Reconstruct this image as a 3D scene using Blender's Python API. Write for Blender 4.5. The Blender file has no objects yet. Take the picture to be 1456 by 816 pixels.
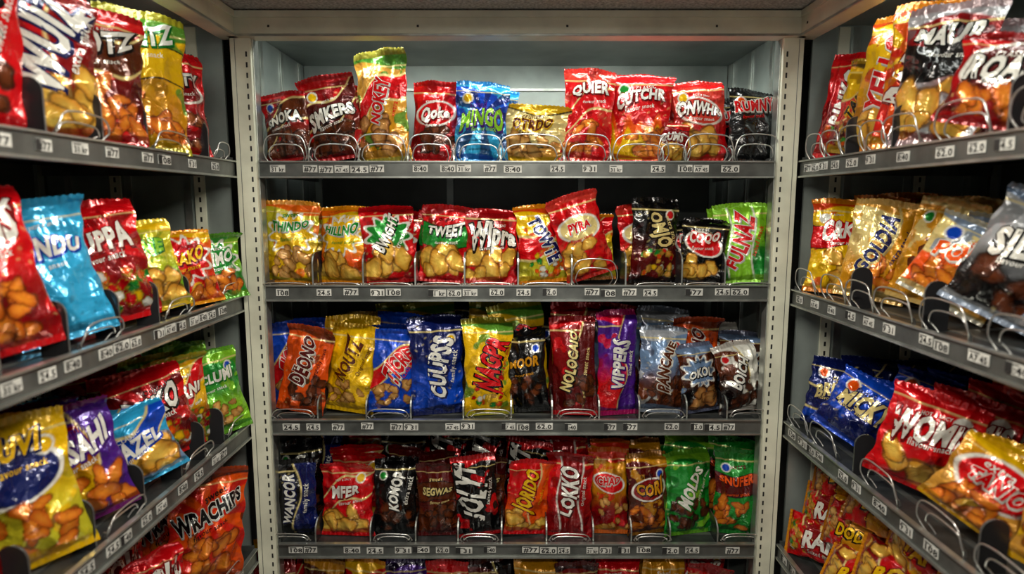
import bpy, bmesh, math, random
import numpy as np
from mathutils import Matrix, Vector
random.seed(7)
sc = bpy.context.scene
CZ = 1.6
# ---------------------------------------------------------------- helpers
def lin(c): return tuple(((x/12.92) if x<=0.04045 else ((x+0.055)/1.055)**2.4) for x in c)
def hexc(h): return lin(tuple(int(h[i:i+2],16)/255 for i in (0,2,4)))
PAL = {k:np.array(hexc(v)) for k,v in dict(R='d60a14',D='86080e',M='580b0b',O='f0560c',Y='f3c00a',G='178a2c',L='86c828',
  B='0f48c4',N='0c1a58',C='2ea8dc',P='481a84',K='0a090b',W='efeee4',T='d79a3c',A='d08e10',S='a9acb0',E='5a260b',I='d03a2c',
  H='e6d28a',U='6a86aa',V='c4bc28').items()}
def new_obj(name, me, parent=None):
    ob = bpy.data.objects.new(name, me); sc.collection.objects.link(ob)
    if parent is not None: ob.parent = parent
    return ob
def empty(name, loc=(0,0,0), rz=0, parent=None):
    ob = bpy.data.objects.new(name, None); ob.empty_display_size=.05
    sc.collection.objects.link(ob); ob.location=loc; ob.rotation_euler=(0,0,rz)
    if parent is not None: ob.parent=parent
    return ob
def mat(name, col, rough=.5, metal=0., spec=.5, nscale=0, namt=.1, bump=0, emis=None):
    m = bpy.data.materials.new(name); m.use_nodes=True
    nt=m.node_tree; b=nt.nodes['Principled BSDF']
    b.inputs['Base Color'].default_value=(*col,1); b.inputs['Roughness'].default_value=rough
    b.inputs['Metallic'].default_value=metal; b.inputs['Specular IOR Level'].default_value=spec
    if emis:
        b.inputs['Emission Color'].default_value=(*emis[0],1); b.inputs['Emission Strength'].default_value=emis[1]
    if nscale:
        tc=nt.nodes.new('ShaderNodeTexCoord'); n=nt.nodes.new('ShaderNodeTexNoise'); n.inputs['Scale'].default_value=nscale
        n.inputs['Detail'].default_value=6
        nt.links.new(tc.outputs['Object'],n.inputs['Vector'])
        mp=nt.nodes.new('ShaderNodeMapRange'); mp.inputs['From Min'].default_value=.3; mp.inputs['From Max'].default_value=.7
        mp.inputs['To Min'].default_value=1-namt; mp.inputs['To Max'].default_value=1+namt
        nt.links.new(n.outputs['Fac'],mp.inputs['Value'])
        mx=nt.nodes.new('ShaderNodeVectorMath'); mx.operation='SCALE'; mx.inputs[0].default_value=col
        nt.links.new(mp.outputs['Result'],mx.inputs['Scale']); nt.links.new(mx.outputs['Vector'],b.inputs['Base Color'])
        if bump:
            bp=nt.nodes.new('ShaderNodeBump'); bp.inputs['Strength'].default_value=bump; bp.inputs['Distance'].default_value=.003
            nt.links.new(n.outputs['Fac'],bp.inputs['Height']); nt.links.new(bp.outputs['Normal'],b.inputs['Normal'])
    return m
M_post = mat('painted_steel_cream',(.68,.68,.54),.4,nscale=9,namt=.18)
M_panel= mat('cabinet_panel_grey',(.28,.32,.30),.3,.3,nscale=5,namt=.35,bump=.15)
M_back_shade = mat('cabinet_back_shaded',(.075,.085,.08),.4,.3,nscale=4,namt=.4)  # darker copy of the back panel, shade behind the bags in its colour
M_rail = mat('price_rail_metal',(.13,.138,.13),.35,.6,nscale=14,namt=.4)
M_bead = mat('rail_edge_metal',(.42,.44,.41),.3,.8,nscale=20,namt=.3)
M_tray = mat('shelf_tray_metal',(.05,.055,.055),.45,.6,nscale=30,namt=.4)
M_label= mat('label_paper',(.54,.54,.50),.5,nscale=30,namt=.3)
M_ink  = mat('label_ink',(.015,.015,.015),.6)
M_div  = mat('divider_black_plastic',(.02,.02,.022),.25)
M_dedge= mat('divider_edge_glint',(.16,.165,.16),.3,.6,nscale=40,namt=.3)  # lighter tone painting the reflection along the divider edges
M_wire = mat('chromed_wire',(.72,.72,.69),.28,.9)
M_wall = mat('wall_paint',(.30,.31,.29),.7,nscale=3,namt=.15)
M_ceil = mat('ceiling_board',(.42,.42,.41),.8,nscale=130,namt=.5,bump=.2)
M_floor= mat('floor_tile',(.13,.12,.11),.5,nscale=8,namt=.3)
M_lamp = mat('lamp_diffuser',(.9,.9,.9),.4,emis=((1,1,.95),6))

class MB:
    def __init__(s): s.v=[]; s.f=[]; s.m=[]; s.mats=[]
    def mi(s,m):
        if m not in s.mats: s.mats.append(m)
        return s.mats.index(m)
    def box(s,x0,x1,y0,y1,z0,z1,m):
        n=len(s.v); k=s.mi(m)
        s.v+=[(x0,y0,z0),(x1,y0,z0),(x1,y1,z0),(x0,y1,z0),(x0,y0,z1),(x1,y0,z1),(x1,y1,z1),(x0,y1,z1)]
        for q in ((0,3,2,1),(4,5,6,7),(0,1,5,4),(1,2,6,5),(2,3,7,6),(3,0,4,7)):
            s.f.append(tuple(n+i for i in q)); s.m.append(k)
    def prism(s,pts,axis_vals,m):   # pts (y,z) extruded in x
        n=len(s.v); k=s.mi(m); N=len(pts)
        for x in axis_vals:
            for p in pts: s.v.append((x,p[0],p[1]))
        s.f.append(tuple(n+i for i in range(N))); s.m.append(k)
        s.f.append(tuple(n+N+i for i in reversed(range(N)))); s.m.append(k)
        for i in range(N):
            j=(i+1)%N; s.f.append((n+i,n+N+i,n+N+j,n+j)); s.m.append(k)
    def raw(s,v,f,m):
        n=len(s.v); k=s.mi(m); s.v+=v
        for q in f: s.f.append(tuple(n+i for i in q)); s.m.append(k)
    def build(s,name,parent=None,bevel=0):
        me=bpy.data.meshes.new(name); me.from_pydata(s.v,[],s.f)
        for m in s.mats: me.materials.append(m)
        me.polygons.foreach_set('material_index',s.m); me.update()
        bm=bmesh.new(); bm.from_mesh(me); bmesh.ops.recalc_face_normals(bm,faces=bm.faces); bm.to_mesh(me); bm.free()
        ob=new_obj(name,me,parent)
        if bevel:
            b=ob.modifiers.new('bevel','BEVEL'); b.width=bevel; b.segments=2; b.limit_method='ANGLE'
        return ob

# ---------------------------------------------------------------- lettering
_tc={}
def tmesh(s,off):
    k=(s,off)
    if k in _tc: return _tc[k]
    cu=bpy.data.curves.new('t','FONT'); cu.body=s; cu.offset=off; cu.resolution_u=2; cu.align_x='CENTER'
    cu.space_character=1.08
    ob=bpy.data.objects.new('t',cu); sc.collection.objects.link(ob)
    bpy.context.view_layer.update()
    dg=bpy.context.evaluated_depsgraph_get(); ev=ob.evaluated_get(dg); me=ev.to_mesh()
    bm=bmesh.new(); bm.from_mesh(me); ev.to_mesh_clear()
    bpy.data.objects.remove(ob); bpy.data.curves.remove(cu)
    bmesh.ops.triangulate(bm,faces=bm.faces)
    for it in range(4):
        lg=[e for e in bm.edges if e.calc_length()>.24]
        if not lg: break
        bmesh.ops.subdivide_edges(bm,edges=lg,cuts=1); bmesh.ops.triangulate(bm,faces=bm.faces)
    bm.verts.index_update()
    V=np.array([(v.co.x,v.co.y) for v in bm.verts]) if len(bm.verts) else np.zeros((0,2))
    F=[tuple(v.index for v in f.verts) for f in bm.faces]; bm.free()
    _tc[k]=(V,F); return _tc[k]

# ---------------------------------------------------------------- bag surface
def sstep(x,a,b):
    t=np.clip((x-a)/(b-a),0,1); return t*t*(3-2*t)
class BagShape:
    def __init__(s,w,h,t,seed):
        s.w,s.h,s.t=w,h,t; r=np.random.RandomState(seed)
        s.k1=r.uniform(5,12,4); s.p1=r.uniform(0,6.28,4); s.k2=r.uniform(5,14,4); s.p2=r.uniform(0,6.28,4)
        s.d=r.uniform(-1,1,(9,2))*r.uniform(3,12,(9,1)); s.pd=r.uniform(0,6.28,9)
        s.bend=r.uniform(-.025,.025); s.top=r.uniform(-.022,.028); s.tw=r.uniform(-.05,.05); s.cr=r.uniform(1.0,1.8)
        s.sk=r.uniform(-.07,.07)
    def surf(s,u,v,side=1,off=0.):
        sb,st=.045,.06
        vv=np.clip((v-sb)/(1-sb-st),0,1)
        prof=np.clip(np.sin(np.pi*vv**.82),0,1)**.55
        cross=np.clip(1-np.abs(u)**2.3,0,1)**.62
        pin=.085*np.sin(np.pi*np.clip(vv,0,1))**.8
        wob=.020*np.sin(s.k2[0]*v*2+s.p2[0])+.018*np.sin(s.k2[1]*v*2.5+s.p2[1]*(u>0)+1)
        x=u*s.w*.5*(1-pin+wob*np.abs(u))+s.sk*s.w*(v-.5)**2*2
        T=s.t*.5*prof*cross
        e1=np.exp(-vv/.16); e2=np.exp(-(1-vv)/.18)
        f=sum(1-2*np.abs(np.sin(s.k1[i]*u*.5*(1.3 if i%2 else .8)+s.p1[i])) for i in range(4))*.5
        g=sum(1-2*np.abs(np.sin(s.k2[i]*v*1.2+s.p2[i]+u*(1.5-i))) for i in range(4))*.5
        c=sum((1-2*np.abs(np.sin(.5*(s.d[i,0]*u+s.d[i,1]*(v*2)+1.2*np.sin(s.d[(i+2)%9,0]*v+s.d[(i+4)%9,1]*u*.7))+s.pd[i]))) for i in range(9))/8
        wr=.0060*f*(e1+e2)+.0044*g*np.abs(u)**1.5+.0092*c
        ms=np.clip(prof,0,1)**.6*np.clip(cross*1.6,0,1)
        y=np.maximum(T+wr*ms*s.cr*(s.w/.14),0.0)
        seal=(v<sb)|(v>1-st)
        cr=.0007*np.sin(u*38)
        yy=-side*(y+.0005+off)
        bendy=s.bend*(v-.5)**2*4*.5+s.top*sstep(v,.86,1.)*(1+.5*u)+s.tw*.3*u*(v-.5)*s.w+.006*np.sin(s.k1[0]*u*.6+s.p1[1])*sstep(v,.86,1.)
        yy=yy+bendy+np.where(seal,cr,0)
        z=v*s.h-.006*sstep(v,.9,1)*(u**2)+.0014*np.where(v>.995,np.sin(u*50),0)
        return x,yy,z
FOOD=dict(nut=('e6b264','b2742c',.11,.07,13),chip=('f8cc58','d8922a',.20,.13,8),choc=('6e3416','341608',.13,.09,11),
   mix=('e03020','f0d030',.06,.05,26),cook=('dca058','8a5020',.15,.14,7),orng=('f8952a','c05412',.15,.07,12),pret=('b0602a','68300e',.12,.10,10))
def paint(U,V,w,h,c1,c2,acc,badge,bc,food,rng):
    X=U*.5; H=h/w; Z=V*H
    c1=PAL[c1]; c2=PAL[c2]; ac=PAL[acc]; bcol=PAL[bc]
    ph=rng.uniform(0,6,8)
    nz=np.sin(X*7+ph[0]+Z*3)+np.sin(Z*8+ph[1]-X*4)+.6*np.sin(X*15+Z*13+ph[2])+.5*np.sin(X*21-Z*17+ph[3])
    t=sstep(V+.05*nz*.5,.28,.62)[:,None]
    col=c2*(1-t)+c1*t
    def put(mask,c):
        nonlocal col
        mask=np.clip(mask,0,1)[:,None]; col=col*(1-mask)+c*mask
    put(sstep(nz,1.2,1.4)*.8*(V<.84),ac)
    put(sstep(-nz,1.25,1.4)*.55*(V<.84),c2*.35)
    mk=sstep(np.sin(X*46+ph[5]+2*np.sin(Z*11))+np.sin(Z*58+3*np.sin(X*9+ph[6])+ph[7]),1.25,1.55)
    put(mk*.3*(nz>.7),PAL['H'] if rng.rand()<.5 else PAL['K'])
    m=sstep(V+.05*np.cos(X*4+ph[4]),.86,.875)*.9; put(m,ac)
    put(sstep(V,.845,.85)*(1-sstep(V,.858,.864))*.8,PAL['H'])
    cz=.6*H
    if badge=='ov':
        a=rng.uniform(-.3,.3); x=X*math.cos(a)+(Z-cz)*math.sin(a); z=-X*math.sin(a)+(Z-cz)*math.cos(a)
        r=np.sqrt((x/.44)**2+(z/.25)**2); put(1-sstep(r,1.0,1.04),PAL['W']); put(1-sstep(r,.88,.92),bcol)
    elif badge=='st':
        an=np.arctan2(Z-cz,X); r=np.sqrt(X**2+((Z-cz)/.8)**2)/(.40+.07*np.sin(an*11+ph[5]))
        put(1-sstep(r,1.06,1.1),PAL['W']); put(1-sstep(r,.9,.95),bcol)
    elif badge=='sw':
        s=Z-cz-.55*X+.12*np.sin(X*6+ph[5]); put(1-sstep(np.abs(s),.22,.24),PAL['H']); put(1-sstep(np.abs(s),.18,.2),bcol)
    elif badge=='fl':
        s=Z-(.45+.25*np.abs(np.sin(X*9+ph[5]))+.12*np.sin(X*23)); put(1-sstep(s,-.02,.03),PAL['O']); put(1-sstep(s,-.22,-.15),bcol)
    elif badge=='bd':
        s=Z-cz+.06*np.sin(X*5+ph[5]); put(1-sstep(np.abs(s),.22,.23),PAL['K']); put(1-sstep(np.abs(s),.2,.21),bcol)
    elif badge=='sd':
        s=X+.12*np.sin(Z*4+ph[5]); put(sstep(s,.09,.11),PAL['H']); put(sstep(s,.12,.14),bcol)
    elif badge=='ray':
        an=np.arctan2(Z-cz,X); put(sstep(np.sin(an*9+ph[5]),.0,.15)*.85*(V<.85),bcol)
    elif badge=='vs':
        s=X+.05*np.sin(Z*5+ph[5]); put(1-sstep(np.abs(s),.24,.26),PAL['W']);put(1-sstep(np.abs(s),.21,.23),bcol)
    if rng.rand()<.35:
        ex,ez=rng.choice([-.28,.28]),H*rng.uniform(.76,.8)
        r=np.sqrt((X-ex)**2+(Z-ez)**2); e=PAL[rng.choice(list('YGWRBO'))]; put(1-sstep(r,.095,.105),PAL['W']); put(1-sstep(r,.07,.08),e)
    if food in FOOD:
        f1,f2,ra,rb,k=FOOD[food]; f1=np.array(hexc(f1)); f2=np.array(hexc(f2))
        fx=rng.uniform(-.12,.12)
        for i in range(k):
            x0=rng.uniform(-.38,.38)+fx; z0=rng.uniform(.10,.42 if k>7 else .38)*H; z0-=abs(x0)*.15
            a=rng.uniform(0,3.14); s=rng.uniform(.7,1.25)
            x=(X-x0)*math.cos(a)+(Z-z0)*math.sin(a); z=-(X-x0)*math.sin(a)+(Z-z0)*math.cos(a)
            r=np.sqrt((x/(ra*s))**2+(z/(rb*s))**2)*(1+.08*np.sin(np.arctan2(z,x)*5+i)+.05*np.sin(np.arctan2(z,x)*3+2*i))
            q=rng.uniform(0,1)
            cc=f1 if food!='mix' else PAL[rng.choice(list('RYOGTW'))]
            put((1-sstep(r,1.12,1.22))*.85,f2*.25); tt=np.clip(r,0,1)[:,None]**2
            mk=(1-sstep(r,.97,1.03))[:,None]; body=cc*(1.15-.5*q)*(1-tt)+(f2 if food!='mix' else cc*.5)*tt
            sp=(sstep(np.sin(x*70+ph[6])+np.sin(z*80+ph[7]),1.2,1.7)*.35)[:,None]; body=body*(1-sp)+f2*sp
            col=col*(1-mk)+body*mk
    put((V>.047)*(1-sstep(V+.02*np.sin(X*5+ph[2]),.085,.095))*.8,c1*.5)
    m=(sstep(V,.94,.945)+1-sstep(V,.042,.047))[:,None]; col=col*(1-m)+(ac*.55+c1*.45)*.8*m
    return col
def foil():
    m=bpy.data.materials.new('printed_foil'); m.use_nodes=True; nt=m.node_tree; b=nt.nodes['Principled BSDF']
    a=nt.nodes.new('ShaderNodeAttribute'); a.attribute_name='Col'; nt.links.new(a.outputs['Color'],b.inputs['Base Color'])
    b.inputs['Roughness'].default_value=.24; b.inputs['Metallic'].default_value=.32
    b.inputs['Coat Weight'].default_value=.75; b.inputs['Coat Roughness'].default_value=.06
    tc=nt.nodes.new('ShaderNodeTexCoord'); n=nt.nodes.new('ShaderNodeTexNoise'); n.inputs['Scale'].default_value=24; n.inputs['Detail'].default_value=3
    n.inputs['Distortion'].default_value=1.4
    nt.links.new(tc.outputs['Object'],n.inputs['Vector'])
    n2=nt.nodes.new('ShaderNodeTexVoronoi'); n2.feature='F1'; n2.inputs['Scale'].default_value=40
    nt.links.new(tc.outputs['Object'],n2.inputs['Vector'])
    ad=nt.nodes.new('ShaderNodeMath'); ad.operation='MULTIPLY_ADD'; ad.inputs[1].default_value=.35
    nt.links.new(n2.outputs['Distance'],ad.inputs[0]); nt.links.new(n.outputs['Fac'],ad.inputs[2])
    bp=nt.nodes.new('ShaderNodeBump'); bp.inputs['Strength'].default_value=.65; bp.inputs['Distance'].default_value=.007
    nt.links.new(ad.outputs[0],bp.inputs['Height']); nt.links.new(bp.outputs['Normal'],b.inputs['Normal']); nt.links.new(bp.outputs['Normal'],b.inputs['Coat Normal'])
    return m
M_foil=foil()
def bag_mesh(w,h,t,spec,seed):
    f=spec.split(); c1,c2,acc,badge,bc,food,text,tc,oc=f[:9]; rot=float(f[9]); cz=float(f[10]); size=float(f[11]); ys=float(f[12]) if len(f)>12 else 1.35
    sh=BagShape(w,h,t,seed); rng=np.random.RandomState(seed+99)
    nu=int(60*(w/.14)); nu=max(46,min(nu,84)); nv=int(nu*h/w*1.0); nv=min(nv,140)
    V=[];F=[];C=[]
    u=np.sin(np.linspace(-1,1,nu)*math.pi/2*.86)/math.sin(math.pi/2*.86); v=np.linspace(0,1,nv)
    UU,VV=np.meshgrid(u,v); UU=UU.ravel();VV=VV.ravel()
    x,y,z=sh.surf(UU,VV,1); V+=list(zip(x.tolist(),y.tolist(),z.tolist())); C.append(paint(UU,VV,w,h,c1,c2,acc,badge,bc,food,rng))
    for j in range(nv-1):
        for i in range(nu-1):
            a=j*nu+i; F.append((a,a+1,a+1+nu,a+nu))
    nu2,nv2=nu//2,nv//2; n0=len(V)
    u=np.sin(np.linspace(-1,1,nu2)*math.pi/2*.86)/math.sin(math.pi/2*.86); v=np.linspace(0,1,nv2); UU,VV=np.meshgrid(u,v); UU=UU.ravel();VV=VV.ravel()
    x,y,z=sh.surf(UU,VV,-1); V+=list(zip(x.tolist(),y.tolist(),z.tolist())); C.append(np.tile(PAL[c1]*.7+PAL[c2]*.2,(UU.size,1)))
    for j in range(nv2-1):
        for i in range(nu2-1):
            a=n0+j*nu2+i; F.append((a,a+nu2,a+1+nu2,a+1))
    arch=rng.uniform(-.5,.5)
    def word(s,col,off,lift,cx,czv,sz,r,ysc,ref,shear=.15,ar=0,dx=0,dz=0):
        T,TF=tmesh(s,off); R,_=tmesh(s,ref)
        if not len(T): return
        x0,x1=R[:,0].min(),R[:,0].max(); z0,z1=R[:,1].min(),R[:,1].max()
        k=sz*w/(x1-x0); px=(T[:,0]-(x0+x1)/2); pz=(T[:,1]-(z0+z1)/2)*ysc; px=(px+pz*shear)*k; pz=pz*k
        q=px/(sz*w)
        pz=pz*(1+.45*q*(1 if seed%2 else -1)+ (.5*q*q*4 if seed%3==0 else -.3*q*q*4)*.5)+ar*sz*w*(q*q)
        a=math.radians(r); qx=px*math.cos(a)-pz*math.sin(a)+cx*w+dx; qz=px*math.sin(a)+pz*math.cos(a)+dz
        uu=np.clip(qx/(w*.5*.94),-.95,.95); vv=np.clip(czv+qz/h,.06,.93)
        x,y,z=sh.surf(uu,vv,1,lift); n=len(V)
        V.extend(zip(x.tolist(),y.tolist(),z.tolist())); C.append(np.tile(col,(len(T),1))); F.extend([(a_+n,b_+n,c_+n) for a_,b_,c_ in TF])
    if text!='-':
        if oc!='-':
            word(text,PAL[oc]*.6,.10,.0008,0,cz,size,rot,ys,.04,ar=arch,dx=.0022,dz=-.0026)
            word(text,PAL[oc],.085,.0013,0,cz,size,rot,ys,.04,ar=arch)
        word(text,PAL[tc],.045,.0020,0,cz,size,rot,ys,.04,ar=arch)
        sm=['crunchy','Original','CLASSIC','family','HOT & SPICY','extra','sweet','Salted'][seed%8]
        if abs(rot)<40:
            word(sm,PAL[oc if seed%2 else tc],.015,.0016,rng.uniform(-.1,.1),min(cz+.15,.82),.3,rot,1.1,.015)
            word('flavour snack',PAL[tc],.01,.0016,rng.uniform(-.1,.1),cz-.14,.46,rot,1.2,.01)
        else:
            word(sm+' snack',PAL[tc],.01,.0016,.30,cz,.6,rot,1.2,.01)
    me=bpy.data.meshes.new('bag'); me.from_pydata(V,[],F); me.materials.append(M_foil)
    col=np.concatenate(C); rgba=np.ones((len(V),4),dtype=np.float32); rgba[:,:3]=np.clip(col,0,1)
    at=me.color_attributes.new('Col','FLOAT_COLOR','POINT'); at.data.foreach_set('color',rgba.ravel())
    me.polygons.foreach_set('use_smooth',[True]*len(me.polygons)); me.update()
    return me
KIND=dict(nut='peanut_bag',chip='potato_chip_bag',choc='chocolate_snack_bag',mix='candy_bag',cook='cookie_bag',orng='cheese_puff_bag',pret='pretzel_bag')
def place(me,name,loc,yaw=0,lean=6,tilt=0,parent=None,scale=1.):
    R=Matrix.Rotation(math.radians(yaw),4,'Z')@Matrix.Rotation(math.radians(-lean),4,'X')@Matrix.Rotation(math.radians(tilt),4,'Y')@Matrix.Scale(scale,4)
    n=len(me.vertices); co=np.empty(n*3,dtype=np.float32); me.vertices.foreach_get('co',co); co=co.reshape(-1,3)
    zmin=float((co@np.array(R.to_3x3())[2]).min())
    M=Matrix.Translation((loc[0],loc[1],loc[2]-zmin+.0005))@R
    ob=new_obj(name,me,parent); ob.matrix_world=M
    return ob

# ---------------------------------------------------------------- cabinets
def make_unit(name,loc,rz,W,zs,depth,rng,hoops,divs,top,skip=0):
    root=empty(name,loc,rz)
    x0,x1=-W/2,W/2; pw=.055
    mb=MB()
    for sgn in (-1,1):
        if sgn==skip:
            # slotted standard set back in the corner instead of a front post
            for yy in (.10,.34):
                xa=(x1+.036) if sgn>0 else (x0-.042)
                mb.box(xa,xa+.006,yy,yy+.03,0,top-.03,M_post)
                xb=xa-.0006 if sgn>0 else xa+.006
                for k in range(70):
                    z=.12+k*.028
                    if z<top-.1: mb.box(xb,xb+.0006,yy+.012,yy+.018,z,z+.014,M_ink)
            continue
        a=x0-pw-.006 if sgn<0 else x1+.006
        mb.box(a,a+pw,-.012,.03,0.0,top-.004,M_post)
        b=a+pw if sgn<0 else a-.004
        mb.box(b,b+.004,.0,.035,.0,top-.03,M_bead)
        for k in range(70):
            z=.12+k*.028
            if z>top-.1: break
            xs=a+pw-.014 if sgn<0 else a+.008
            mb.box(xs,xs+.005,-.0128,-.011,z,z+.014,M_ink)
        mb.box(a+(.012 if sgn<0 else pw-.014),a+(.014 if sgn<0 else pw-.012),-.0126,-.011,0,top-.07,M_rail)
    mb.build('posts',root,.0015)
    hx0=x0-.061 if skip!=-1 else x0-.02; hx1=x1+.061 if skip!=1 else x1+.02
    mb=MB(); mb.box(hx0,hx1,-.03,.02,CZ+.445,top-.003,M_post); mb.box(hx0,hx1,-.036,-.03,CZ+.493,top-.003,M_post)
    mb.box(hx0,hx1,-.034,-.03,CZ+.445,CZ+.451,M_bead)
    for k in range(int(W/.4)+1): mb.box(x0+.05+k*.4,x0+.056+k*.4,-.0315,-.03,CZ+.468,CZ+.474,M_ink)
    mb.build('header',root,.003)
    mb=MB()
    mb.box(x0-.04,x1+.04,depth,depth+.01,0,CZ+.2,M_back_shade)  # lower back: shade behind the bags painted as a darker colour
    mb.box(x0-.04,x1+.04,depth,depth+.01,CZ+.2,top-.01,M_panel)  # upper back: same wall in a lighter colour where it looks lit
    mb.box(x0-.05,x0-.042,.03,depth,0,top-.012,M_panel); mb.box(x1+.042,x1+.05,.03,depth,0,top-.012,M_panel)
    mb.box(x0-.04,x1+.04,.02,depth,top-.025,top-.013,M_panel)
    nr=int(W/.36)
    for k in range(nr+1):
        x=x0+k*W/nr; mb.box(x-.012,x+.012,depth-.012,depth-.001,.05,CZ+.19,M_panel)
    mb.box(x0,x1,depth-.014,depth-.001,CZ+.40,CZ+.408,M_bead)
    for xx in (x0-.041,x1+.037):
        for k in range(3): mb.box(xx,xx+.004,.14+k*.17,.16+k*.17,.05,top-.03,M_bead)
    mb.build('back_and_sides',root)
    for si,z in enumerate(zs):
        z=z+CZ
        mb=MB()
        mb.box(x0,x1,-.004,.0,z-.022,z+.02,M_rail)
        mb.box(x0,x1,-.010,.002,z+.017,z+.021,M_bead); mb.box(x0,x1,-.010,.002,z-.026,z-.021,M_bead)
        mb.box(x0,x1,.0,depth-.02,z+.008,z+.012,M_tray)
        mb.box(x0,x1,.0,.012,z-.026,z-.022,M_rail)
        for k in range(4): mb.box(x0,x1,.06+k*.12,.075+k*.12,z+.012,z+.0135,M_rail)
        for xx in (x0,x1-.004): mb.box(xx,xx+.004,.0,depth-.02,z-.02,z+.03,M_rail)
        x=x0+.03
        while x<x1-.08:
            lw=rng.choice([.036,.042,.050,.040]); dz=rng.uniform(-.002,.002)
            mb.box(x,x+lw,-.0065,-.005,z-.0105+dz,z+.0095+dz,M_label)
            T,TF=tmesh(rng.choice(['24.5','31 kr','108','A7 45','62.0','9 31','#77','8:40']),.03)
            wx=T[:,0].max()-T[:,0].min(); k=lw*.85/wx
            mb.raw([(float(p[0]*k+x+lw/2),-.0069,float(p[1]*min(k,.018)*1.0+z-.008+dz)) for p in T],TF,M_ink)
            mb.box(x+.003,x+lw*.55,-.0069,-.0064,z+.0055+dz,z+.0075+dz,M_ink)
            if rng.random()<.15: mb.box(x,x+lw*.28,-.0071,-.0064,z-.010+dz,z+.009+dz,M_ink)
            x+=lw+rng.choice([.004,.02,.035,.05,.08])
        mb.build('shelf_%d'%(si+1),root)
        if si<len(divs) and divs[si]:
            mb=MB()
            for x,hh,dd in divs[si]:
                pts=[(.006,z+.012)]; r=.035 if dd>.1 else .024
                pts+= [(.006,z+.012+hh-r)]
                for a in range(0,91,15): pts.append((.006+r-r*math.cos(math.radians(a)),z+.012+hh-r+r*math.sin(math.radians(a))))
                if dd<.1:
                    for a in range(90,-1,-15): pts.append((dd-r+r*math.cos(math.radians(a)),z+.012+hh-r+r*math.sin(math.radians(a))))
                else: pts+=[(dd,z+.012+hh)]
                pts+=[(dd,z+.012)]
                mb.prism(pts,(x-.0018,x+.0018),M_div)
                em=M_bead if dd>.1 else M_dedge  # pale strip along the edge: its reflection put into the colour
                pp=[p for p in pts[1:-2]] if dd>.1 else pts[1:9]
                for q in range(len(pp)-1):
                    (ya,za),(yb,zb)=pp[q],pp[q+1]
                    mb.raw([(x-.0022,ya-.001,za+.0005),(x+.0022,ya-.001,za+.0005),(x+.0022,yb-.001,zb+.0005),(x-.0022,yb-.001,zb+.0005)],[(0,1,2,3)],em)
                mb.raw([(x-.0022,.005,z+.02),(x+.0022,.005,z+.02),(x+.0022,.005,z+.012+hh-r),(x-.0022,.005,z+.012+hh-r)],[(0,1,2,3)],em)
            mb.build('dividers',root)
        if si<len(hoops) and hoops[si]:
            cu=bpy.data.curves.new('wire','CURVE'); cu.dimensions='3D'; cu.bevel_depth=.0017; cu.bevel_resolution=2
            for x,hw,hh in hoops[si]:
                for dy,sc_ in ((0,1.),(.012,.82)):
                    sp=cu.splines.new('NURBS')
                    hw2=hw*sc_; h2=hh*(1 if dy==0 else .72)
                    P=[(x-hw2*.8,.010+dy,z+.013),(x-hw2,.002+dy,z+.03),(x-hw2*1.02,-.006+dy,z+h2*.6),(x-hw2*.85,-.008+dy,z+h2),(x-hw2*.3,-.009+dy,z+h2*1.08),(x+hw2*.3,-.009+dy,z+h2*1.06),
                       (x+hw2*.85,-.008+dy,z+h2),(x+hw2*1.02,-.006+dy,z+h2*.6),(x+hw2,.002+dy,z+.03),(x+hw2*.8,.010+dy,z+.013)]
                    sp.points.add(len(P)-1)
                    for i,p in enumerate(P): sp.points[i].co=(*p,1)
                    sp.use_endpoint_u=True; sp.order_u=3
            ob=bpy.data.objects.new('wire_hoops',cu); sc.collection.objects.link(ob); ob.parent=root; cu.materials.append(M_wire)
    return root
TOP=CZ+.513
ZS=[.097,-.2513,-.650,-1.038,-1.42]
TRAY=[CZ+z+.0135 for z in ZS]

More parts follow.
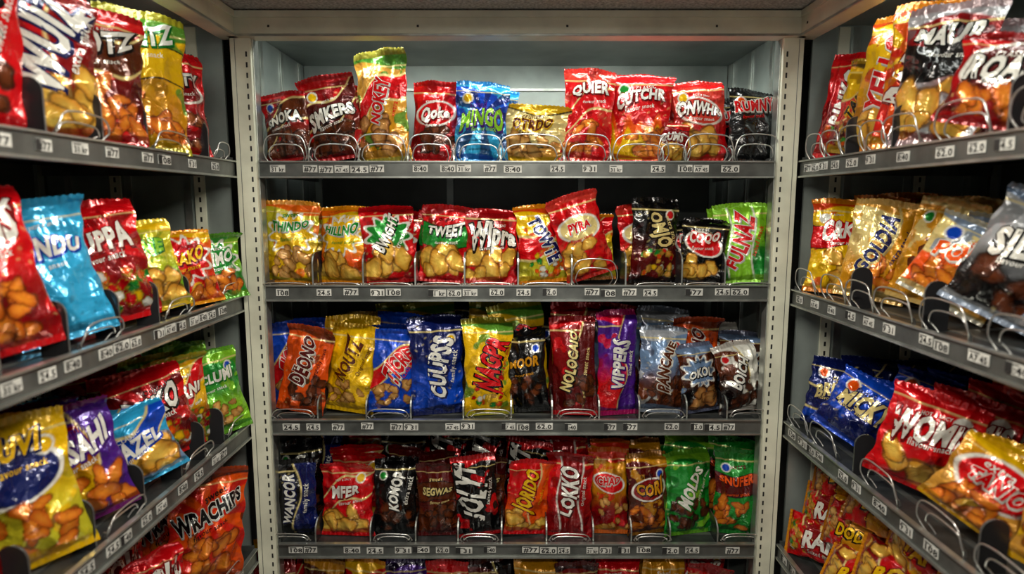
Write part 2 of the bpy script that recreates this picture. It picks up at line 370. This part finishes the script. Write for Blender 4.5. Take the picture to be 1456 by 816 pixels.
# each entry: centre, width, height, tilt, artwork
ROWS=[
 (.00203,1.0,[
 (417,66,97,-6,"D E R sw E choc SNOKA W K 12 .62 .72"),
 (484,78,118,-7,"D E R sw M choc SMKERS W K 14 .55 .8"),
 (549,76,156,-3,"T A G sw R cook NOKEY R W 78 .55 .8"),
 (616,68,115,4,"R D R ov R choc Qoke W D 8 .6 .6"),
 (683,74,114,2,"B C C ray N none MINGO L P 4 .55 .8 1.7"),
 (754,100,80,3,"Y T Y bd H nut OTRDO E Y 4 .62 .55"),
 (832,70,132,3,"R R I sw R orng QUIER W D 8 .78 .7"),
 (905,86,128,2,"R D R fl Y orng CUTCHR W D 10 .74 .75"),
 (951,50,62,0,"R R I bd D chip QUMS W D 0 .6 .65"),
 (998,76,118,-6,"I R R ov I chip ONWHR W M -8 .64 .78 1.7"),
 (1064,68,106,5,"K K K none K none RUMNY R W 10 .74 .8"),
 ]),
 (.00208,1.0,[
 (416,76,118,4,"V Y O st Y nut THINDO G W 6 .68 .66"),
 (489,72,112,0,"Y O O st Y chip HILLNO G W 3 .66 .66"),
 (558,74,112,-2,"R R D st G chip BWIGHT W K 62 .62 .7"),
 (630,70,110,4,"R R D bd G chip TWEET W K 6 .66 .7"),
 (698,74,106,2,"R R D none D chip Wlpra W K 4 .62 .86 1.9"),
 (777,76,112,-3,"Y V R sw R mix TOWTE N W -62 .56 .85"),
 (842,70,122,-16,"R R I ov H chip PYRA R W 5 .62 .45"),
 (929,70,122,2,"K M K none K mix OMJO H K -70 .62 .7 1.6"),
 (993,62,92,4,"K K K ov R chip COQO W R 4 .68 .62"),
 (1056,70,114,-4,"L G L vs L none FULNAZ R W 74 .52 1.05 1.7"),
 ]),
 (.00214,1.02,[
 (428,66,122,11,"O O E none E choc DEONO M W 82 .6 .95 1.7"),
 (495,70,124,2,"Y Y Y none Y nut NOUTZ E Y 72 .6 .8 1.7"),
 (558,66,118,5,"B B B sw R nut TICRE R W 58 .6 .7 2.0"),
 (624,74,138,-2,"N B N none B none CUUPSS W N 84 .5 1.1 1.6"),
 (697,70,136,0,"Y Y G none Y mix NAGPR R K 74 .55 1.0 1.9"),
 (752,58,118,-3,"K K K bd K choc MOOR A K 8 .62 .7"),
 (818,62,138,-2,"D M R sd M choc NOLOCAIO H K 80 .55 1.3 1.3"),
 (877,56,148,-3,"P R R sd P none VIPPERS W P 84 .5 1.2 1.3"),
 (937,66,122,2,"U E S none U choc PANCAIE E W 80 .55 1.0 1.4"),
 (998,56,98,-3,"E K U st U cook OKOL W K 6 .6 .6"),
 (1055,60,98,-8,"E K W sd W choc BOICH W K 60 .6 .7"),
 ]),
 (.0022,1.03,[
 (422,68,112,0,"K K K sd N none WANCOR W N 86 .52 1.0 1.3"),
 (496,72,104,2,"R R R sw R chip MFER W D 8 .62 .52"),
 (565,60,106,0,"K K K none K choc KOMOP W K 80 .6 .8"),
 (626,58,108,0,"M E M bd E choc SEGWAS H K 4 .62 .68"),
 (684,60,116,-7,"K K R none K none JOLYT W K 82 .56 1.2 2.2"),
 (746,62,108,3,"R O R sd O chip JORIDO Y D 76 .58 .9 1.7"),
 (808,64,118,0,"R D D vs D none LOKKO W M 86 .55 1.0 1.6"),
 (868,52,122,-3,"A D R ov R nut CHAD R W 4 .62 .6"),
 (922,58,116,-4,"M E A ov D orng CORI A K 6 .6 .6"),
 (978,70,116,0,"G G L none G choc MOLDS W G 62 .6 .8"),
 (1044,64,124,2,"G G G bd M orng SNUFERS O M 10 .64 .76"),
 ]),
 (.00226,1.0,[(400+60*i,58,130,0,s) for i,s in enumerate(["D M D ov D nut RACO W D 5 .7 .7","E A A st M nut MOPP W M 5 .7 .7","R D Y sw R chip TOSTY Y D 5 .75 .8","P P K ov P nut PLUM Y P 5 .7 .7",
   "R R R bd D nut RASK W D 5 .7 .7","M M K sd K choc KORO H K 5 .7 .7","A O A st R nut NATS R W 5 .7 .7","D D K bd K choc MEK W K 5 .7 .7","R M R sw M mix VIKO W M 5 .7 .7","A M A ov R nut YOLO R W 5 .7 .7","R D D ov D chip CRIP W D 5 .7 .7"])]),
]
rng=random.Random(3)
hoopsC=[]; divsC=[]
seed=10
for ri,(s,hs,L) in enumerate(ROWS):
    hp=[];dv=[]; ms=[]
    for i,(cx,w,h,tilt,spec) in enumerate(L):
        X=(cx-735)*s+.0135; ww=w*s*1.05; hh=h*s*hs; seed+=1
        me=bag_mesh(ww,hh,min(.062,ww*.42),spec,seed); ms.append(me)
        food=spec.split()[5]
        place(me,KIND.get(food,'snack_bag'),(X,1.8+.050+(.012 if i%2 else 0),TRAY[ri]),yaw=rng.uniform(-14,14),lean=rng.uniform(-2,8),tilt=tilt+rng.uniform(-2.5,2.5))
        if ri in (0,): hp.append((X-.0135,ww*.42,.088))
        if ri in (2,3) and i%2==0: hp.append((X-.0135,ww*.42,.05))
        if ri==1 : hp.append((X-.0135,ww*.42,.09 if i==6 else .026))
        if i<len(L)-1:
            nx=L[i+1]; e=((cx+w/2)+(nx[0]-nx[1]/2))/2; dv.append(((e-735)*s,(.05 if ri==0 else .10 if ri==1 else .07),.30))
    if ri in(1,): dv.append(((375+8-735)*s,.1,.3))
    hoopsC.append(hp); divsC.append(dv)
    st=empty('stocked_snack_bags',(0,0,0))
    nb=[1,1,3,3,1][ri]
    for i,(cx,w,h,tilt,spec) in enumerate(L):
        for b in range(nb):
            me=ms[i] if rng.random()<.6 or ri==0 else ms[(i+rng.choice([-1,1,2]))%len(ms)]
            if ri==0 and i in(2,6): continue
            sc_=rng.uniform(.86,.98) if ri<2 else rng.uniform(1.0,1.13)
            X=(cx-735)*s+.0135+rng.uniform(-.02,.02)
            place(me,'bag_%d_%d'%(i,b),(X,1.8+.13+.085*b,TRAY[ri]),yaw=rng.uniform(-14,14),lean=rng.uniform(-2,7),tilt=rng.uniform(-8,8),parent=st,scale=sc_)
make_unit('snack_shelving_unit',(.0135,1.8,0),0,1.437,ZS,.55,random.Random(1),hoopsC,divsC,TOP)

# ---------------- side units : (distance along cabinet, width m, height m, tilt, yaw toward aisle, setback, art)
LEFT=[
 [(1.72,.10,.14,0,60,.07,"K D K none K choc BAKO W K 0 .6 .6"),
  (1.62,.16,.285,3,50,.055,"R D R ov D pret LOSTY W K 8 .68 .7"),
  (1.47,.19,.325,3,44,.06,"Y A G bd Y orng PRETZ W G 10 .8 .7"),
  (1.32,.175,.285,4,50,.065,"D M R sw E orng ROTZ W K 10 .72 .75"),
  (1.17,.19,.29,4,52,.07,"R D D sd D chip WUIZ W N 74 .6 1.0 1.6"),
  (1.02,.18,.30,2,58,.08,"R D D sd R choc RIVO W K 70 .6 1.0 1.6"),(.86,.17,.28,0,60,.08,"R D Y ov R chip TORO W K 5 .6 .7")],
 [(1.72,.145,.18,-4,44,.02,"L G G st G orng NIMO W G 5 .62 .62"),
  (1.595,.165,.195,-5,46,.045,"O R Y st R orng TRAKO Y D 8 .62 .65"),
  (1.455,.165,.215,-10,44,.055,"V L Y none Y chip SUNE L G 5 .7 .65"),
  (1.325,.185,.265,-8,45,.06,"R D R ray D mix RUPPA W D 8 .66 .7"),
  (1.175,.165,.265,-10,45,.06,"C C C none C none MUNDU W B 5 .66 .75 1.6"),
  (1.03,.175,.28,-10,50,.065,"R D R none R orng DINGS W D 6 .72 .8 1.7"),(.87,.16,.28,0,60,.08,"A O R st R chip NACHI R W 5 .7 .7")],
 [(1.715,.135,.24,-8,46,.025,"G L L none G nut CLUMI W G 6 .68 .66"),
  (1.60,.14,.25,-4,54,.07,"Y D G sw R mix ORNI W D 5 .62 .65"),
  (1.50,.18,.23,-12,46,.07,"R D R ray M mix RISKO W K 5 .62 .7"),
  (1.37,.17,.17,-16,40,.05,"C U C sw B chip HAZEL W B 10 .55 .7"),
  (1.20,.17,.24,-10,44,.06,"D Y P sd P orng NASAHI W P 10 .62 .8 1.6"),
  (1.05,.175,.27,-6,46,.06,"Y V Y ov N orng SUVI Y N 0 .8 .45"),(.88,.17,.27,0,60,.08,"R D Y ov R chip TORO W K 5 .6 .7")],
 [(1.60,.21,.31,8,44,.06,"O O K ray R orng WRACHIPS K W 24 .62 .9 1.7"),
  (1.42,.15,.20,0,60,.08,"R D R ov D nut ROLI W D 5 .7 .7"),(1.25,.16,.22,0,60,.1,"R O Y ov D nut MIRA W D 5 .7 .7"),(1.08,.16,.22,0,60,.1,"A D Y st D nut KIRA W D 5 .7 .7")],
 [(1.6,.16,.25,0,60,.1,"R D Y ov R chip TORO W K 5 .6 .8"),(1.4,.16,.25,0,60,.1,"A O R st R chip NACHI R W 5 .7 .8"),(1.2,.16,.25,0,60,.1,"R O Y ov D nut MIRA W D 5 .7 .7")],
]
RIGHT=[
 [(1.71,.13,.28,6,50,.055,"R D R sd Y mix RINKO W D 80 .55 1.1"),
  (1.63,.13,.235,10,54,.05,"Y D K sw R mix TANGO K Y 60 .6 .9"),
  (1.53,.15,.325,6,50,.055,"Y A R sd D chip YELLO R W 80 .55 1.2"),
  (1.44,.14,.325,5,54,.065,"Y O R ray R none PAPR W D 80 .55 1.2"),
  (1.34,.17,.29,4,48,.06,"D S S bd K chip MAUR W K 0 .76 .7"),
  (1.16,.19,.165,14,46,.05,"R D M ov M orng ROAST W K 0 .6 .7"),(.98,.18,.30,0,60,.1,"R D K st K choc REDDI W K 5 .7 .7")],
 [(1.72,.145,.265,3,22,.075,"Y Y R bd R chip C&KI W R 4 .66 .6 1.8"),
  (1.57,.155,.25,8,36,.085,"H A A sd A orng GOLDIA N H 72 .55 1.0"),
  (1.45,.15,.25,12,50,.13,"A A H none A none GOLDE E A 72 .55 1.0"),
  (1.32,.18,.185,26,44,.09,"H T U sw O orng POUFI O W 10 .62 .7"),
  (1.16,.18,.24,24,46,.08,"S K U sd K choc SILVA W K 10 .6 .7"),(.98,.18,.25,15,55,.1,"S U K ov K nut SILVO W K 10 .6 .7")],
 [(1.715,.155,.195,8,24,.085,"N B N sw N none BRUVO H N 8 .6 .7"),
  (1.57,.18,.175,26,34,.05,"B N B none N none MICKY H N 0 .6 .7 1.7"),
  (1.32,.185,.22,14,36,.06,"R R R none R chip WOMIS W D 6 .64 .8 1.7"),
  (1.12,.175,.16,28,38,.04,"A T Y ov R orng TANIO R W 0 .6 .55"),(.96,.18,.25,10,50,.1,"A T Y st Y orng YUMI R W 5 .7 .7")],
 [],[]
]
ZL=[.097,-.280,-.658,-1.05,-1.42]; ZR=[.097,-.262,-.652,-1.035,-1.42]
def side(D,Zs,fx,sgn,name,yc,W):
    hoops=[];divs=[]
    global seed
    for si,L in enumerate(D):
        hp=[];dv=[]
        st=empty('stocked_snack_bags',(0,0,0)) if L else None
        for i,(d,w,h,tilt,yaw,back,spec) in enumerate(L):
            seed+=1
            me=bag_mesh(w,h,min(.078,w*.43),spec,seed)
            x=fx-sgn*back if sgn>0 else fx+back
            food=spec.split()[5]
            y_=yaw if sgn>0 else -yaw
            place(me,KIND.get(food,'snack_bag'),(x,d,CZ+Zs[si]+.0135),yaw=y_+rng.uniform(-3,3),lean=rng.uniform(4,12),tilt=tilt)
            for b in (1,2,3):
                bx=(x-sgn*.10*b); place(me,'bag_%d_%d'%(i,b),(bx,min(d+.02*b+rng.uniform(-.02,.02),1.73),CZ+Zs[si]+.0135),yaw=y_+rng.uniform(-6,10)*sgn,lean=rng.uniform(0,9),tilt=tilt*.5+rng.uniform(-7,7),parent=st,scale=rng.uniform(.93,1.08) if si else rng.uniform(.85,.97))
            lx=(d-yc) if sgn>0 else (yc-d)
            hp.append((lx,w*.36,.08 if sgn<0 else .06))
            if i>0:
                m=(d+L[i-1][0])/2-.01; dv.append(((m-yc) if sgn>0 else (yc-m),.10,.055))
        hoops.append(hp if sgn<0 else hp[::2]); divs.append(dv if sgn>0 else dv[1::2])
    return make_unit(name,(fx,yc,0),math.radians(90*sgn),W,Zs,.55,random.Random(5+sgn),hoops,divs,TOP,skip=sgn)
side(LEFT,ZL,-.775,1,'snack_shelving_unit',.80,1.976)
side(RIGHT,ZR,.805,-1,'snack_shelving_unit',.80,1.976)
# piled bags on lower right shelves (bags lie on their long edge, faces to the aisle)
for si in (3,4):
    pile=empty('piled_snack_bags')
    pm=[]
    for k,s in enumerate(["R D Y sw R chip ROKI Y D 90 .6 .8","R R Y st R chip YAPO Y D 90 .6 .8","R R Y sw D mix RAPI W D 90 .6 .8","D R A bd A nut DODO Y K 90 .6 .8"]):
        pm.append(bag_mesh(.125,.19,.075,s,400+k+si*7))
    n=0
    for lay in range(3):
        for j in range(6):
            for dd in range(2):
                d=1.71-j*.175+rng.uniform(-.02,.02)+(lay%2)*.06-.03
                if d>1.7: d=1.69
                me=rng.choice(pm); n+=1
                rot=-60+rng.uniform(-14,12)
                c=math.radians(rot); ox,oy=-math.cos(c)*.095,-math.sin(c)*.095
                place(me,'bag_%d'%n,(.885+dd*.17+lay*.02+rng.uniform(-.01,.02)+ox,d+oy,CZ+ZR[si]+.014+lay*.088),yaw=rot,lean=26+rng.uniform(-10,10),tilt=90+rng.uniform(-8,8),parent=pile)
# ---------------------------------------------------------------- room shell
def slab(n,x0,x1,y0,y1,z0,z1,m):
    b=MB(); b.box(x0,x1,y0,y1,z0,z1,m); return b.build(n)
slab('floor',-1.5,1.5,-2.6,2.5,-.05,0,M_floor)
slab('ceiling',-1.5,1.5,-2.6,2.5,TOP+.001,TOP+.05,M_ceil)
slab('wall_left',-1.5,-1.45,-2.6,2.5,0,TOP,M_wall); slab('wall_right',1.45,1.5,-2.6,2.5,0,TOP,M_wall)
slab('wall_back',-1.5,1.5,2.45,2.5,0,TOP,M_wall)
# ---------------------------------------------------------------- lamps
def lamp(loc,sx,sy,power,col=(1,.94,.82)):
    r=empty('ceiling_light',loc)
    b=MB(); b.box(-sx/2-.02,sx/2+.02,-sy/2-.02,sy/2+.02,-.03,0,M_post); b.box(-sx/2,sx/2,-sy/2,sy/2,-.034,-.03,M_lamp); b.build('housing',r)
    L=bpy.data.lights.new('tube_light','AREA'); L.shape='RECTANGLE'; L.size=sx; L.size_y=sy; L.energy=power; L.color=col
    o=bpy.data.objects.new('tube_light',L); sc.collection.objects.link(o); o.parent=r; o.location=(0,0,-.04)
lamp((0,1.0,TOP),.75,.08,19); lamp((0,-.4,TOP),.9,.12,20)
def strip(loc,rz,length,power):
    r=empty('fluorescent_strip_light',loc,rz)
    b=MB(); b.box(-length/2,length/2,-.012,.012,-.002,.004,M_post); b.box(-length/2+.02,length/2-.02,-.008,.008,-.010,-.002,M_lamp); b.build('fitting',r)
    L=bpy.data.lights.new('tube','AREA'); L.shape='RECTANGLE'; L.size=length-.05; L.size_y=.02; L.energy=power; L.color=(.93,1,.95)
    o=bpy.data.objects.new('tube',L); sc.collection.objects.link(o); o.parent=r; o.location=(0,0,-.013); o.rotation_euler=(math.radians(20),0,0)
strip((.0135,1.838,CZ+.482),0,1.38,3.2)
strip((-.808,.8,CZ+.482),math.radians(90),1.7,1.0); strip((.838,.8,CZ+.482),math.radians(-90),1.7,1.0)
w=bpy.data.worlds.new('World'); sc.world=w; w.use_nodes=True
w.node_tree.nodes['Background'].inputs[0].default_value=(1,.96,.9,1); w.node_tree.nodes['Background'].inputs[1].default_value=.42
# ---------------------------------------------------------------- camera
cam=bpy.data.cameras.new('camera'); co=bpy.data.objects.new('camera',cam); sc.collection.objects.link(co)
cam.lens=36*900/1456; cam.sensor_width=36; cam.clip_start=.02
co.location=(0,0,CZ); co.rotation_euler=(math.radians(90-7.5),0,0)
cam.dof.use_dof=True; cam.dof.focus_distance=1.85; cam.dof.aperture_fstop=1.9
sc.camera=co
sc.view_settings.view_transform='Standard'
sc.view_settings.exposure=0
